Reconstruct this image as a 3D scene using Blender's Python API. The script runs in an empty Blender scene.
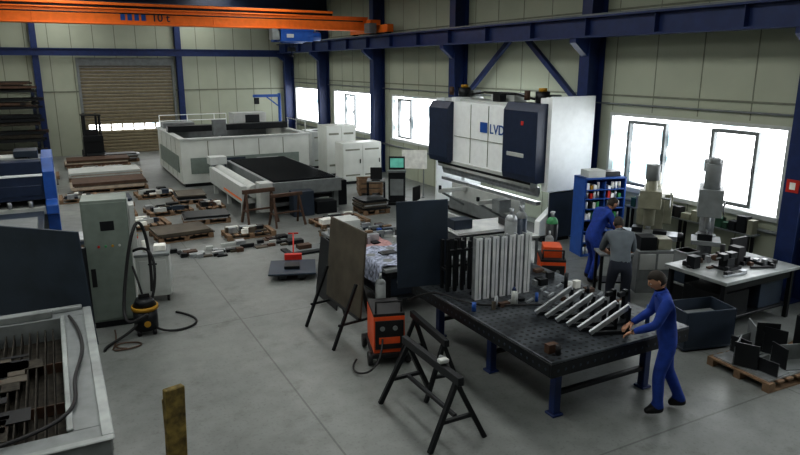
import bpy, bmesh, math, random
from mathutils import Vector, Matrix
random.seed(7)
scene=bpy.context.scene
V=Vector
# ------------------------------------------------------------------ materials
def mat(name,col,rough=.5,metal=0.0,var=.15,scale=6.0,bump=0.0,emit=0.0,spec=.5):
    m=bpy.data.materials.new(name);m.use_nodes=True
    nt=m.node_tree;b=nt.nodes['Principled BSDF']
    tc=nt.nodes.new('ShaderNodeTexCoord')
    nz=nt.nodes.new('ShaderNodeTexNoise');nz.inputs['Scale'].default_value=scale;nz.inputs['Detail'].default_value=5
    nt.links.new(tc.outputs['Object'],nz.inputs['Vector'])
    r=nt.nodes.new('ShaderNodeValToRGB')
    r.color_ramp.elements[0].position=.3;r.color_ramp.elements[1].position=.7
    r.color_ramp.elements[0].color=tuple(c*(1-var) for c in col)+(1,)
    r.color_ramp.elements[1].color=tuple(min(1,c*(1+var)) for c in col)+(1,)
    nt.links.new(nz.outputs['Fac'],r.inputs['Fac'])
    nt.links.new(r.outputs['Color'],b.inputs['Base Color'])
    b.inputs['Roughness'].default_value=rough;b.inputs['Metallic'].default_value=metal
    b.inputs['Specular IOR Level'].default_value=spec
    if bump:
        bp=nt.nodes.new('ShaderNodeBump');bp.inputs['Strength'].default_value=bump
        nt.links.new(nz.outputs['Fac'],bp.inputs['Height']);nt.links.new(bp.outputs['Normal'],b.inputs['Normal'])
    if emit:
        nt.links.new(r.outputs['Color'],b.inputs['Emission Color']);b.inputs['Emission Strength'].default_value=emit
    return m
M_blue=mat('blue_steel_paint',(.010,.026,.105),.45)
M_navy=mat('navy_paint',(.015,.026,.060),.4)
M_mblue=mat('machine_blue',(.02,.085,.33),.4)
M_orange=mat('orange_paint',(.85,.19,.02),.45,var=.08)
M_orange2=mat('welder_orange',(.62,.09,.02),.45)
M_wall=mat('wall_panel',(.39,.415,.33),.6,var=.05,scale=1.2)
M_seam=mat('panel_seam',(.19,.20,.16),.7)
M_roof=mat('roof_dark',(.02,.022,.024),.8)
M_dark=mat('dark_steel',(.011,.013,.016),.42,.3)
M_black=mat('black_rubber',(.008,.008,.010),.6)
M_grey=mat('grey_paint',(.18,.195,.20),.5)
M_rim=mat('worn_grey_rim',(.26,.28,.28),.45,.2,var=.3,scale=3)
M_lgrey=mat('light_grey_paint',(.46,.48,.47),.45,var=.06)
M_laser=mat('laser_enclosure_paint',(.56,.58,.55),.45,var=.08,scale=2)
M_white=mat('white_paint',(.88,.91,.92),.4,var=.04)
M_cgreen=mat('cabinet_greygreen',(.18,.215,.195),.5,var=.1)
M_steel=mat('bare_steel',(.38,.40,.42),.35,.6,var=.25,scale=9)
M_alu=mat('aluminium_sheet',(.86,.89,.92),.3,.45,var=.15,scale=4)
M_bplate=mat('blue_grey_plate',(.030,.043,.065),.42,.2,var=.25,scale=2)
M_rust=mat('rusty_plate',(.085,.072,.055),.6,.2,var=.35,scale=2.5)
M_brown=mat('rust_brown',(.075,.04,.025),.65,var=.3)
M_wood=mat('pallet_wood',(.20,.13,.08),.8,var=.3,scale=8)
M_ply=mat('light_board',(.42,.36,.29),.7,var=.2)
M_shut=mat('shutter_slats',(.19,.16,.10),.55,var=.12)
M_red=mat('red_paint',(.50,.03,.02),.45)
M_yellow=mat('yellow_paint',(.42,.23,.02),.5)
M_green=mat('green_paint',(.05,.25,.10),.5)
M_dgreen=mat('dark_green_paint',(.02,.07,.04),.5)
M_cloth=mat('printed_cloth',(.30,.33,.42),.9,var=.8,scale=14)
M_pink=mat('pink_cloth',(.42,.25,.25),.9,var=.25,scale=14)
M_paper=mat('paper',(.75,.75,.71),.8)
M_skin=mat('skin',(.42,.23,.15),.6,var=.06)
M_hair=mat('hair',(.02,.014,.01),.7)
M_lip=mat('lips',(.22,.08,.06),.6)
M_cover=mat('work_coverall_blue',(.012,.045,.26),.85,var=.2,scale=12)
M_shirt=mat('grey_shirt',(.12,.14,.16),.9)
M_trous=mat('dark_trousers',(.02,.025,.04),.9)
M_bag=mat('beige_cast',(.25,.25,.19),.5)
M_slag=mat('slag_bed',(.035,.03,.023),.85,.2,var=.6,scale=12,bump=.6)
M_post=mat('weathered_post',(.15,.11,.03),.8,var=.7,scale=10,bump=.4)
M_screen=mat('lit_screen',(.10,.32,.26),.3,emit=.5)
M_eye=mat('eye_white',(.8,.8,.78),.3)
M_fill=mat('ceiling_fill_glow',(.95,.96,.92),.5,var=.03,scale=1,emit=4.2)  # glow for the added ceiling strips that light the hall

def window_glass():
    m=bpy.data.materials.new('daylight_window_glass');m.use_nodes=True
    nt=m.node_tree;b=nt.nodes['Principled BSDF']
    tc=nt.nodes.new('ShaderNodeTexCoord');mp=nt.nodes.new('ShaderNodeMapping');mp.inputs['Scale'].default_value=(1,.7,1.5)
    nz=nt.nodes.new('ShaderNodeTexNoise');nz.inputs['Scale'].default_value=1.5;nz.inputs['Detail'].default_value=4
    nt.links.new(tc.outputs['Object'],mp.inputs[0]);nt.links.new(mp.outputs[0],nz.inputs['Vector'])
    r=nt.nodes.new('ShaderNodeValToRGB');r.color_ramp.elements[0].position=.36;r.color_ramp.elements[1].position=.48
    r.color_ramp.elements[0].color=(.12,.17,.19,1);r.color_ramp.elements[1].color=(.96,.98,1,1)
    nt.links.new(nz.outputs['Fac'],r.inputs[0]);nt.links.new(r.outputs[0],b.inputs['Emission Color'])
    b.inputs['Base Color'].default_value=(.3,.33,.35,1)
    b.inputs['Emission Strength'].default_value=5.2;b.inputs['Roughness'].default_value=.1
    return m
M_glass=window_glass()

def floor_mat():
    m=bpy.data.materials.new('concrete_floor');m.use_nodes=True
    nt=m.node_tree;b=nt.nodes['Principled BSDF'];N=nt.nodes.new;L=nt.links.new
    tc=N('ShaderNodeTexCoord')
    def noise(sc,det,p0,p1,c0,c1,rough=.55):
        n=N('ShaderNodeTexNoise');n.inputs['Scale'].default_value=sc;n.inputs['Detail'].default_value=det;n.inputs['Roughness'].default_value=rough
        L(tc.outputs['Object'],n.inputs['Vector']);r=N('ShaderNodeValToRGB');r.color_ramp.elements[0].position=p0;r.color_ramp.elements[1].position=p1
        r.color_ramp.elements[0].color=(*c0,1);r.color_ramp.elements[1].color=(*c1,1);L(n.outputs['Fac'],r.inputs[0]);return r.outputs[0],n
    def mul(a,c):
        x=N('ShaderNodeMix');x.data_type='RGBA';x.blend_type='MULTIPLY';x.inputs[0].default_value=1;L(a,x.inputs[6]);L(c,x.inputs[7]);return x.outputs[2]
    a,n1=noise(.3,8,.32,.68,(.150,.160,.157),(.220,.232,.225),.65)
    c,_=noise(4,7,.3,.6,(.86,.86,.86),(1.03,1.03,1.03))
    d,_=noise(1.3,6,.34,.44,(.74,.73,.72),(1,1,1),.7)
    e,_=noise(26,3,.34,.44,(.82,.82,.82),(1,1,1))
    br=N('ShaderNodeTexBrick');br.offset=0;br.inputs['Scale'].default_value=1;br.inputs['Brick Width'].default_value=5.7;br.inputs['Row Height'].default_value=5.7
    br.inputs['Mortar Size'].default_value=.012;br.inputs['Mortar Smooth'].default_value=0
    br.inputs['Color1'].default_value=(1,1,1,1);br.inputs['Color2'].default_value=(1,1,1,1);br.inputs['Mortar'].default_value=(.6,.6,.6,1)
    mp=N('ShaderNodeMapping');mp.inputs['Location'].default_value=(3.3,1.2,0)
    L(tc.outputs['Object'],mp.inputs[0]);L(mp.outputs[0],br.inputs['Vector'])
    L(mul(mul(mul(mul(a,c),d),e),br.outputs['Color']),b.inputs['Base Color'])
    mr=N('ShaderNodeMapRange');mr.inputs['From Min'].default_value=.3;mr.inputs['From Max'].default_value=.7;mr.inputs['To Min'].default_value=.46;mr.inputs['To Max'].default_value=.32
    L(n1.outputs['Fac'],mr.inputs['Value']);L(mr.outputs[0],b.inputs['Roughness'])
    return m
M_floor=floor_mat()

def holes_mat():
    m=bpy.data.materials.new('perforated_welding_top');m.use_nodes=True
    nt=m.node_tree;b=nt.nodes['Principled BSDF'];N=nt.nodes.new;L=nt.links.new
    tc=N('ShaderNodeTexCoord');mp=N('ShaderNodeVectorMath');mp.operation='SCALE';mp.inputs['Scale'].default_value=10
    L(tc.outputs['Object'],mp.inputs[0])
    fr=N('ShaderNodeVectorMath');fr.operation='FRACTION';L(mp.outputs[0],fr.inputs[0])
    sb=N('ShaderNodeVectorMath');sb.operation='SUBTRACT';sb.inputs[1].default_value=(.5,.5,.5);L(fr.outputs[0],sb.inputs[0])
    ml=N('ShaderNodeVectorMath');ml.operation='MULTIPLY';ml.inputs[1].default_value=(1,1,0);L(sb.outputs[0],ml.inputs[0])
    ln=N('ShaderNodeVectorMath');ln.operation='LENGTH';L(ml.outputs[0],ln.inputs[0])
    lt=N('ShaderNodeMath');lt.operation='LESS_THAN';lt.inputs[1].default_value=.22;L(ln.outputs['Value'],lt.inputs[0])
    nz=N('ShaderNodeTexNoise');nz.inputs['Scale'].default_value=3;nz.inputs['Detail'].default_value=5;L(tc.outputs['Object'],nz.inputs['Vector'])
    r=N('ShaderNodeValToRGB');r.color_ramp.elements[0].position=.35;r.color_ramp.elements[1].position=.65
    r.color_ramp.elements[0].color=(.018,.022,.028,1);r.color_ramp.elements[1].color=(.09,.102,.115,1);L(nz.outputs['Fac'],r.inputs[0])
    mx=N('ShaderNodeMix');mx.data_type='RGBA';L(lt.outputs[0],mx.inputs[0]);L(r.outputs[0],mx.inputs[6]);mx.inputs[7].default_value=(.002,.002,.002,1)
    L(mx.outputs[2],b.inputs['Base Color']);b.inputs['Metallic'].default_value=.3;b.inputs['Roughness'].default_value=.33
    return m
M_holes=holes_mat()

# ------------------------------------------------------------------ mesh builder
class MB:
    def __init__(s): s.bm=bmesh.new();s.mats=[]
    def mi(s,m):
        if m not in s.mats:s.mats.append(m)
        return s.mats.index(m)
    def _set(s,verts,m,smooth=False):
        i=s.mi(m)
        for f in {f for v in verts for f in v.link_faces}: f.material_index=i;f.smooth=smooth
    def box(s,x0,y0,z0,x1,y1,z1,m,T=None):
        Mx=Matrix.Translation(((x0+x1)/2,(y0+y1)/2,(z0+z1)/2))@Matrix.Diagonal((abs(x1-x0),abs(y1-y0),abs(z1-z0),1))
        if T is not None: Mx=T@Mx
        r=bmesh.ops.create_cube(s.bm,size=1,matrix=Mx);s._set(r['verts'],m)
    def cyl(s,p0,p1,r,m,seg=14,r2=None):
        p0=V(p0);p1=V(p1);d=p1-p0;L=d.length
        q=d.to_track_quat('Z','Y').to_matrix().to_4x4()
        r_=bmesh.ops.create_cone(s.bm,cap_ends=True,segments=seg,radius1=r,radius2=r if r2 is None else r2,depth=L,matrix=Matrix.Translation((p0+p1)/2)@q)
        i=s.mi(m)
        for f in {f for v in r_['verts'] for f in v.link_faces}: f.material_index=i;f.smooth=len(f.verts)==4
    def bar(s,p0,p1,w,h,m):
        p0=V(p0);p1=V(p1);d=p1-p0
        q=d.to_track_quat('Z','Y').to_matrix().to_4x4()
        Mx=Matrix.Translation((p0+p1)/2)@q@Matrix.Diagonal((w,h,d.length,1))
        r=bmesh.ops.create_cube(s.bm,size=1,matrix=Mx);s._set(r['verts'],m)
    def sph(s,c,r,m,seg=14):
        if not hasattr(r,'__len__'): r=(r,r,r)
        q=bmesh.ops.create_uvsphere(s.bm,u_segments=seg,v_segments=seg//2+2,radius=1,matrix=Matrix.Translation(c)@Matrix.Diagonal((r[0],r[1],r[2],1)));s._set(q['verts'],m,True)
    def ext(s,pts,axis,a,b,m):
        def mk(p,t):
            return (t,p[0],p[1]) if axis=='x' else ((p[0],t,p[1]) if axis=='y' else (p[0],p[1],t))
        A=[s.bm.verts.new(mk(p,a)) for p in pts];B=[s.bm.verts.new(mk(p,b)) for p in pts]
        n=len(pts);fs=[s.bm.faces.new(A),s.bm.faces.new(B[::-1])]
        for i in range(n): fs.append(s.bm.faces.new((A[i],B[i],B[(i+1)%n],A[(i+1)%n])))
        bmesh.ops.recalc_face_normals(s.bm,faces=fs)
        for f in fs:f.material_index=s.mi(m)
    def tube(s,pts,r,m,seg=8):
        for a,b in zip(pts[:-1],pts[1:]): s.cyl(a,b,r,m,seg)
        for p in pts[1:-1]: s.sph(p,r,m,8)
    def done(s,name,loc=(0,0,0),rot=0,bevel=0.006,parent=None):
        me=bpy.data.meshes.new(name);s.bm.to_mesh(me);s.bm.free()
        for m in s.mats: me.materials.append(m)
        o=bpy.data.objects.new(name,me);bpy.context.collection.objects.link(o)
        o.location=loc;o.rotation_euler=(0,0,rot)
        if bevel:
            b=o.modifiers.new('bevel','BEVEL');b.width=bevel;b.segments=1;b.limit_method='ANGLE';b.angle_limit=.7
        if parent:o.parent=parent
        return o
def empty(name,loc=(0,0,0),rot=0):
    o=bpy.data.objects.new(name,None);bpy.context.collection.objects.link(o);o.location=loc;o.rotation_euler=(0,0,rot);o.empty_display_size=.2;return o
def text(name,body,size,loc,rot,m,parent,ext=.004):
    cu=bpy.data.curves.new(name,'FONT');cu.body=body;cu.size=size;cu.extrude=ext;cu.offset=.008*size;cu.materials.append(m)
    o=bpy.data.objects.new(name,cu);bpy.context.collection.objects.link(o);o.location=loc;o.rotation_euler=rot
    o.parent=parent
    return o
def hose(name,pts,r,m,parent=None):
    cu=bpy.data.curves.new(name,'CURVE');cu.dimensions='3D';cu.bevel_depth=r;cu.bevel_resolution=2;cu.materials.append(m)
    sp=cu.splines.new('NURBS');sp.points.add(len(pts)-1);sp.use_endpoint_u=True;sp.order_u=4
    for i,p in enumerate(pts): sp.points[i].co=(p[0],p[1],p[2],1)
    o=bpy.data.objects.new(name,cu);bpy.context.collection.objects.link(o)
    if parent:o.parent=parent
    return o

# ------------------------------------------------------------------ room
XW=11.5;YB=34.0;XL=-9.0;YF=-3.0;ZR=7.0
m=MB();m.box(XL-.3,YF-.3,-.2,XW+.3,YB+.3,0,M_floor);m.done('floor',bevel=0)
m=MB();m.box(XL-.3,YF-.3,ZR,XW+.3,YB+.3,ZR+.2,M_roof);m.done('ceiling',bevel=0)
cols=[.8,6.5,11.7,17.4,23.1,28.8]
wins=[(1.2,5.6),(6.95,11.25),(12.4,16.8),(18.1,22.4),(23.9,28.2),(29.9,33.5)]
ZS,ZT=1.35,3.05
m=MB()
m.box(XW,YF,0,XW+.25,YB,ZS,M_wall);m.box(XW,YF,ZT,XW+.25,YB,ZR,M_wall)
prev=YF
for a,b in wins:
    m.box(XW,prev,ZS,XW+.25,a,ZT,M_wall);prev=b
m.box(XW,prev,ZS,XW+.25,YB,ZT,M_wall)
y=YF+.5
while y<YB:
    m.box(XW-.006,y,ZT+.05,XW+.01,y+.02,ZR,M_seam)
    m.box(XW-.006,y,0,XW+.01,y+.02,ZS-.05,M_seam);y+=1.14
for z in (3.42,5.3): m.box(XW-.02,YF,z,XW+.01,YB,z+.04,M_seam)
m.done('wall_right',bevel=0)
for i,(a,b) in enumerate(wins):
    m=MB()
    m.box(XW+.12,a,ZS,XW+.14,b,ZT,M_glass)
    F=M_lgrey
    m.box(XW-.01,a,ZS,XW+.12,a+.07,ZT,F);m.box(XW-.01,b-.07,ZS,XW+.12,b,ZT,F)
    m.box(XW-.01,a+.07,ZT-.07,XW+.12,b-.07,ZT,F);m.box(XW-.06,a,ZS-.04,XW+.12,b,ZS+.05,F)
    if i in (1,3,4):
        for s0,s1 in {1:((7.55,8.55),(9.65,10.7)),3:((20.9,21.9),),4:((25.9,27.0),)}[i]:
            for yy in (s0,s1-.07): m.box(XW-.0,yy,ZS+.1,XW+.11,yy+.07,ZT-.15,M_grey)
            for zz in (ZS+.1,ZT-.22): m.box(XW-.0,s0+.07,zz,XW+.11,s1-.07,zz+.07,M_grey)
            m.box(XW-.04,s0+.02,2.1,XW-.0,s0+.05,2.25,M_dark)
    m.done('window_%d'%(i+1),bevel=0)
m=MB();m.box(XL-.25,YF,0,XL,YB,ZR,M_wall)
m.done('wall_left',bevel=0)
m=MB();m.box(XL-.25,YF-.25,0,XW+.25,YF,ZR,M_wall);m.done('wall_front',bevel=0)
DX0,DX1,DZ=1.35,5.4,4.1
m=MB()
m.box(XL-.25,YB,0,DX0,YB+.25,ZR,M_wall);m.box(DX1,YB,0,XW+.25,YB+.25,ZR,M_wall);m.box(DX0,YB,DZ,DX1,YB+.25,ZR,M_wall)
x=XL
while x<XW:
    if not(DX0-.05<x<DX1+.05): m.box(x,YB-.006,0,x+.03,YB+.01,ZR,M_seam)
    else: m.box(x,YB-.006,DZ+.1,x+.03,YB+.01,ZR,M_seam)
    x+=.92
m.box(XL,YB-.03,2.9,DX0-.1,YB+.01,2.96,M_seam);m.box(DX1+.1,YB-.03,2.9,XW,YB+.01,2.96,M_seam)
m.done('wall_back',bevel=0)
m=MB()
z=0
while z<DZ-.02:
    if 1.0<=z<1.3:
        m.box(DX0,YB+.1,z,DX1,YB+.13,z+.155,M_shut)
        xx=DX0+.15
        while xx<DX1-.4: m.box(xx,YB+.085,z+.02,xx+.42,YB+.11,z+.14,M_glass);xx+=.5
    else:
        m.ext([(YB+.07,z),(YB+.04,z+.03),(YB+.04,z+.11),(YB+.07,z+.15),(YB+.12,z+.15),(YB+.12,z)],'x',DX0,DX1,M_shut)
    z+=.155
m.done('door_1',bevel=0)
m=MB()
m.box(DX0-.12,YB-.08,0,DX0,YB,DZ+.1,M_grey);m.box(DX1,YB-.08,0,DX1+.12,YB,DZ+.1,M_grey);m.box(DX0-.12,YB-.12,DZ,DX1+.12,YB,DZ+.35,M_grey)
m.done('trim_1',bevel=0)

def icol(m,x0,x1,yc,w,z0,z1,mt):
    t=.03
    m.box(x0,yc-w/2,z0,x0+t,yc+w/2,z1,mt);m.box(x1-t,yc-w/2,z0,x1,yc+w/2,z1,mt);m.box(x0+t,yc-.012,z0,x1-t,yc+.012,z1,mt)
for yc in cols+[33.75]:
    m=MB();icol(m,11.0,11.48,yc,.32,.03,6.5,M_blue)
    m.box(10.95,yc-.16,0,11.5,yc+.22,.03,M_blue)
    m.ext([(11.0,4.7),(10.62,4.7),(10.62,4.6),(11.0,4.3)],'y',yc-.1,yc+.1,M_blue)
    m.done('steel_column',bevel=0)
for xc in (-6,-.35,5.75):
    m=MB();w=.26
    m.box(xc-w/2,YB-.35,0,xc+w/2,YB-.32,6.5,M_blue);m.box(xc-w/2,YB-.03,0,xc+w/2,YB-.01,6.5,M_blue);m.box(xc-.012,YB-.32,0,xc+.012,YB-.03,6.5,M_blue)
    m.done('steel_column',bevel=0)
m=MB();m.box(XL,YB-.4,4.55,11,YB-.37,4.85,M_blue);m.box(XL,YB-.5,4.82,11,YB-.36,4.86,M_blue);m.box(XL,YB-.5,4.53,11,YB-.36,4.57,M_blue);m.done('wall_girt_beam',bevel=0)
m=MB()
m.box(10.58,YF,5.11,10.90,YB-.5,5.15,M_blue);m.box(10.58,YF,4.7,10.90,YB-.5,4.74,M_blue);m.box(10.72,YF,4.74,10.75,YB-.5,5.11,M_blue)
m.box(10.71,YF,5.15,10.77,YB-.5,5.2,M_grey)
yy=YF+1
while yy<YB-1: m.box(10.60,yy,4.74,10.72,yy+.015,5.11,M_blue);yy+=1.9
m.done('crane_runway_beam',bevel=0)
for a,b in (((11.3,14.75,4.9),(11.3,17.15,3.1)),((11.3,14.35,4.9),(11.3,11.95,3.1))):
    m=MB();m.bar(a,b,.12,.12,M_blue);m.done('diagonal_brace',bevel=0)
for yc in cols+[33.7]:
    m=MB();m.box(XL,yc-.12,6.96,XW,yc+.12,7.0,M_navy);m.box(XL,yc-.12,6.5,XW,yc+.12,6.54,M_navy);m.box(XL,yc-.015,6.54,XW,yc+.015,6.96,M_navy);m.done('roof_rafter',bevel=0)
for i,x in enumerate((-5.5,.5,6.5)):  # unseen glowing strips added under the ceiling as soft fill light
    m=MB()
    for a in range(6):
        L_=(cols[a+1] if a<5 else 33.7)-cols[a]-.9
        m.box(x-.75,cols[a]+.45,6.93,x+.75,cols[a]+.45+L_,6.96,M_fill)
        m.box(x-.82,cols[a]+.4,6.9,x-.75,cols[a]+.5+L_,6.99,M_grey);m.box(x+.75,cols[a]+.4,6.9,x+.82,cols[a]+.5+L_,6.99,M_grey)
    m.done('ceiling_fill_strip',bevel=0)
m=MB()
m.tube([(11.46,YF+.2,3.25),(11.46,33.5,3.25)],.02,M_grey,8);m.tube([(11.44,YF+.2,1.12),(11.44,33.5,1.12)],.035,M_grey,8)
m.done('wall_conduit',bevel=0)
# crane
E=empty('overhead_crane',(0,22.6,5.2))
m=MB();G=M_orange
m.box(-8.8,-.2,.12,10.55,.2,.16,G);m.box(-8.8,-.14,.16,10.55,-.11,.56,G);m.box(-8.8,.11,.16,10.55,.14,.56,G);m.box(-8.8,-.2,.56,10.55,.2,.60,G)
m.box(-8.8,-.1,.6,9.2,.1,.68,M_dark);m.box(-8.8,-.16,.68,9.2,.16,.76,G)
x=-8
while x<10: m.box(x,-.155,.18,x+.02,-.14,.54,G);x+=2.6
m.box(-8.8,-.3,.42,10.3,-.27,.46,M_dark);m.done('main_girder',parent=E)
m=MB();m.box(10.62,-1.6,.04,10.86,1.6,.3,G);m.box(10.5,-.5,.3,10.9,.5,.5,G)
for y in (-1.4,1.4): m.cyl((10.64,y,.13),(10.84,y,.13),.13,M_dark)
m.box(10.2,-1.0,.02,10.5,-.6,.35,M_grey);m.done('end_truck',parent=E)
m=MB();m.box(7.1,-.5,-.3,8.3,-.22,.05,M_mblue);m.box(7.1,.22,-.3,8.3,.5,.05,M_mblue);m.box(7.05,-.5,.02,8.35,.5,.1,M_mblue)
m.cyl((7.3,0,-.15),(8.1,0,-.15),.2,M_mblue);m.cyl((8.1,-.36,-.12),(8.6,-.36,-.12),.15,M_mblue);m.box(6.85,-.5,-.25,7.15,-.1,.1,M_grey)
m.box(7.35,-.52,-.18,7.6,-.5,-.06,M_lgrey)
for x in (7.6,7.75): m.cyl((x,0,-.3),(x,0,-.5),.012,M_dark,6)
m.box(7.55,-.08,-.62,7.8,.08,-.48,M_dark)
m.tube([(7.68,0,-.62),(7.68,0,-.68),(7.75,0,-.74),(7.68,0,-.8),(7.6,0,-.74)],.022,M_dark);m.done('hoist_trolley',parent=E)
text('capacity_text','10 t',.34,(3.1,-.156,.24),(math.pi/2,0,0),M_navy,E)
m=MB()
for k in range(4): m.box(2.2+.2*k,-.157,.25,2.33+.2*k,-.15,.46,M_mblue)
m.done('maker_plate',parent=E,bevel=0)

# ------------------------------------------------------------------ press brake
E=empty('press_brake',(9.8,11.56,0))
m=MB()
m.box(.2,.06,0,1.0,4.80,.12,M_dark)
m.box(.12,.9,.12,.3,4.0,.86,M_lgrey)
m.box(.05,.9,.12,.12,4.0,.45,M_grey)
m.box(.14,.3,.86,.28,4.6,.95,M_steel)
m.ext([(.17,1.15),(.2,1.05),(.23,1.15)],'y',.3,4.6,M_steel)
m.box(.16,.3,1.15,.24,4.6,1.3,M_steel)
m.box(.02,1.3,1.3,.35,3.85,3.14,M_white)
m.box(-.02,.35,1.28,.2,4.55,1.5,M_lgrey)
m.box(-.03,.35,1.36,-.02,4.55,1.42,M_dark)
m.box(0,1.35,2.2,.02,3.75,2.215,M_seam)
for y in (2.15,2.95): m.box(.0,y,1.55,.02,y+.012,3.1,M_seam)
m.box(.3,.1,3.05,1.0,4.75,3.2,M_lgrey)
m.done('ram_and_bed',parent=E,bevel=.01)
m=MB()
for y0,y1,zt in ((.0,1.3,3.38),(3.8,4.85,3.25)):
    m.ext([(.12,.15),(.12,.5),(.5,.8),(.5,1.4),(.12,1.6),(.12,zt),(1.08,zt),(1.08,.15)],'y',y0+.12,y0+.3,M_white)
    m.ext([(-.14,1.45),(-.18,1.6),(-.18,zt-.3),(-.06,zt-.12),(.12,zt-.12),(.12,1.45)],'y',y0+.02,y1-.02,M_navy)
m.box(.12,-.10,1.25,1.42,-.03,3.42,M_white);m.box(.3,-.0,.1,1.08,.05,1.2,M_bplate);m.box(.12,-.03,1.25,1.0,.12,3.4,M_white)
m.box(.1,4.82,.1,1.08,4.88,3.2,M_white)
m.box(-.19,.45,2.0,-.175,1.1,2.1,M_lgrey);m.box(-.19,.5,2.75,-.175,.6,2.85,M_red)
m.done('end_housings',parent=E,bevel=.015)
m=MB()
for y in (.75,4.1):
    m.cyl((.55,y,3.2),(.55,y,3.5),.17,M_dark);m.cyl((.55,y,3.5),(.55,y,3.58),.1,M_yellow);m.box(.75,y-.15,3.2,1.0,y+.15,3.42,M_grey);m.cyl((.25,y+.2,3.3),(.25,y+.2,3.52),.07,M_brown)
m.tube([(.55,.95,3.3),(.6,1.8,3.4),(.6,3.2,3.4),(.55,3.95,3.3)],.03,M_dark)
m.box(.6,1.9,3.2,1.0,2.9,3.42,M_lgrey);m.box(.3,2.1,3.2,.5,2.4,3.4,M_dark)
m.done('hydraulics',parent=E,bevel=0)
m=MB()
for y in (1.4,3.2):
    m.box(-.75,y,.75,.1,y+.12,.85,M_lgrey);m.bar((-.65,y+.06,.75),(.05,y+.06,.35),.05,.05,M_grey);m.box(-.75,y+.02,.82,-.7,y+.1,.95,M_dark)
m.box(-.45,.95,.6,-.1,1.25,.92,M_grey);m.box(-.8,.4,0,-.3,4.2,.1,M_grey);m.box(-.78,.4,.1,-.7,4.2,.3,M_lgrey)
m.done('sheet_supports',parent=E)
text('logo_text','LVD',.34,(0.01,2.1,2.42),(math.pi/2,0,-math.pi/2),M_mblue,E)
m=MB();m.box(-.004,2.2,2.42,.01,2.5,2.68,M_mblue);m.done('logo_emblem',parent=E,bevel=0)
E=empty('press_brake_console',(9.0,17.2,0),-.5)
m=MB();m.box(-.3,-.2,0,.3,.2,.08,M_dark);m.box(-.25,-.18,.08,.25,.18,1.0,M_dark);m.box(-.28,-.22,1.0,.28,-.02,1.06,M_grey)
m.box(-.24,0,1.06,.24,.08,1.45,M_black);m.box(-.2,-.01,1.12,.2,.0,1.4,M_screen);m.box(-.2,-.19,.3,.2,-.18,.8,M_grey);m.done('console_body',parent=E)
m=MB();m.box(-.9,-.3,.72,-.35,.3,.76,M_grey)
for x in(-.88,-.38):
    for y in(-.27,.27): m.bar((x,y,0),(x,y,.72),.04,.04,M_dark)
m.box(-.8,.0,.76,-.45,.05,1.12,M_black);m.box(-.75,-.28,.76,-.5,-.12,.79,M_dark);m.done('console_desk',parent=E)
E=empty('office_chair',(8.45,14.6,0),.6)
m=MB()
for k in range(5):
    a=k*1.2566;m.bar((0,0,.1),(.27*math.cos(a),.27*math.sin(a),.07),.04,.03,M_black);m.cyl((.27*math.cos(a)-.02,.27*math.sin(a),.03),(.27*math.cos(a)+.02,.27*math.sin(a),.03),.03,M_black,10)
m.cyl((0,0,.1),(0,0,.44),.03,M_steel);m.box(-.23,-.22,.44,.23,.22,.51,M_black);m.box(-.2,.2,.62,.2,.25,1.0,M_black);m.bar((0,.2,.47),(0,.24,.7),.05,.03,M_dark);m.done('chair_body',parent=E,bevel=.02)
m=MB();m.box(0,0,.9,.8,.03,1.5,M_paper);m.bar((.1,.02,0),(.1,.02,.9),.04,.04,M_grey);m.bar((.7,.02,0),(.7,.02,.9),.04,.04,M_grey);m.box(.05,-.15,0,.15,.2,.03,M_grey);m.box(.65,-.15,0,.75,.2,.03,M_grey);m.done('notice_board_stand',(9.7,18.2,0),-.6)

# ------------------------------------------------------------------ laser cutting machine
E=empty('laser_cutting_machine',(3.75,23.05,0))
m=MB();W_=4.6;D_=5.2;h=1.62;Lm=M_laser
m.box(0,0,.12,W_,.12,h,Lm);m.box(0,D_-.12,.12,W_,D_,h,Lm);m.box(0,.12,.12,.12,D_-.12,h,Lm);m.box(W_-.12,.12,.12,W_,D_-.12,h,Lm)
m.box(.08,.08,0,W_-.08,D_-.08,.12,M_dark);m.box(.12,.12,.12,W_-.12,D_-.12,.8,M_dark)
for (x0,y0,x1,y1) in ((-.05,-.05,W_+.05,.17),(-.05,D_-.17,W_+.05,D_+.05),(-.05,.17,.17,D_-.17),(W_-.17,.17,W_+.05,D_-.17)): m.box(x0,y0,h,x1,y1,h+.06,M_lgrey)
for x in (.9,1.8,2.7,3.6): m.box(x,-.008,.2,x+.03,.0,h-.05,M_seam)
for y in (1,2,3,4.2): m.box(-.008,y,.2,0,y+.03,h-.05,M_seam)
for (a,b) in ((.12,.14),(D_-.14,D_-.12)): m.box(.12,a,.9,W_-.12,b,h,M_grey)
m.box(.12,.14,.9,.14,D_-.14,h,M_grey)
m.box(.3,-.02,.45,4.2,-.0,1.0,M_cgreen);m.box(1.0,-.03,.55,2.2,-.02,.95,M_bplate);m.box(2.6,-.03,.6,3.4,-.02,.9,M_lgrey)
m.box(-.03,.5,.45,0,4.6,1.05,M_cgreen)
m.done('enclosure',parent=E,bevel=.02)
m=MB()
x=.3
while x<W_-.2: m.box(x,.2,.8,x+.02,D_-.2,.95,M_steel);x+=.2
m.done('slat_bed',parent=E,bevel=0)
m=MB();t0=h+.06
m.box(.0,2.4,t0,W_,2.85,t0+.22,M_dark);m.box(1.6,2.2,1.5,2.1,2.4,2.1,M_grey);m.cyl((1.85,2.3,1.5),(1.85,2.3,1.2),.05,M_steel)
m.box(.1,4.2,t0,1.3,5.0,t0+.2,M_grey);m.box(2.9,4.3,t0,4.3,5.1,t0+.5,M_lgrey);m.box(3.4,4.28,t0+.08,4.0,4.3,t0+.42,M_dark)
for y in (.2,1.2,2.2): m.cyl((W_-.05,y,t0),(W_-.05,y,t0+.4),.02,M_lgrey,6)
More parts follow.
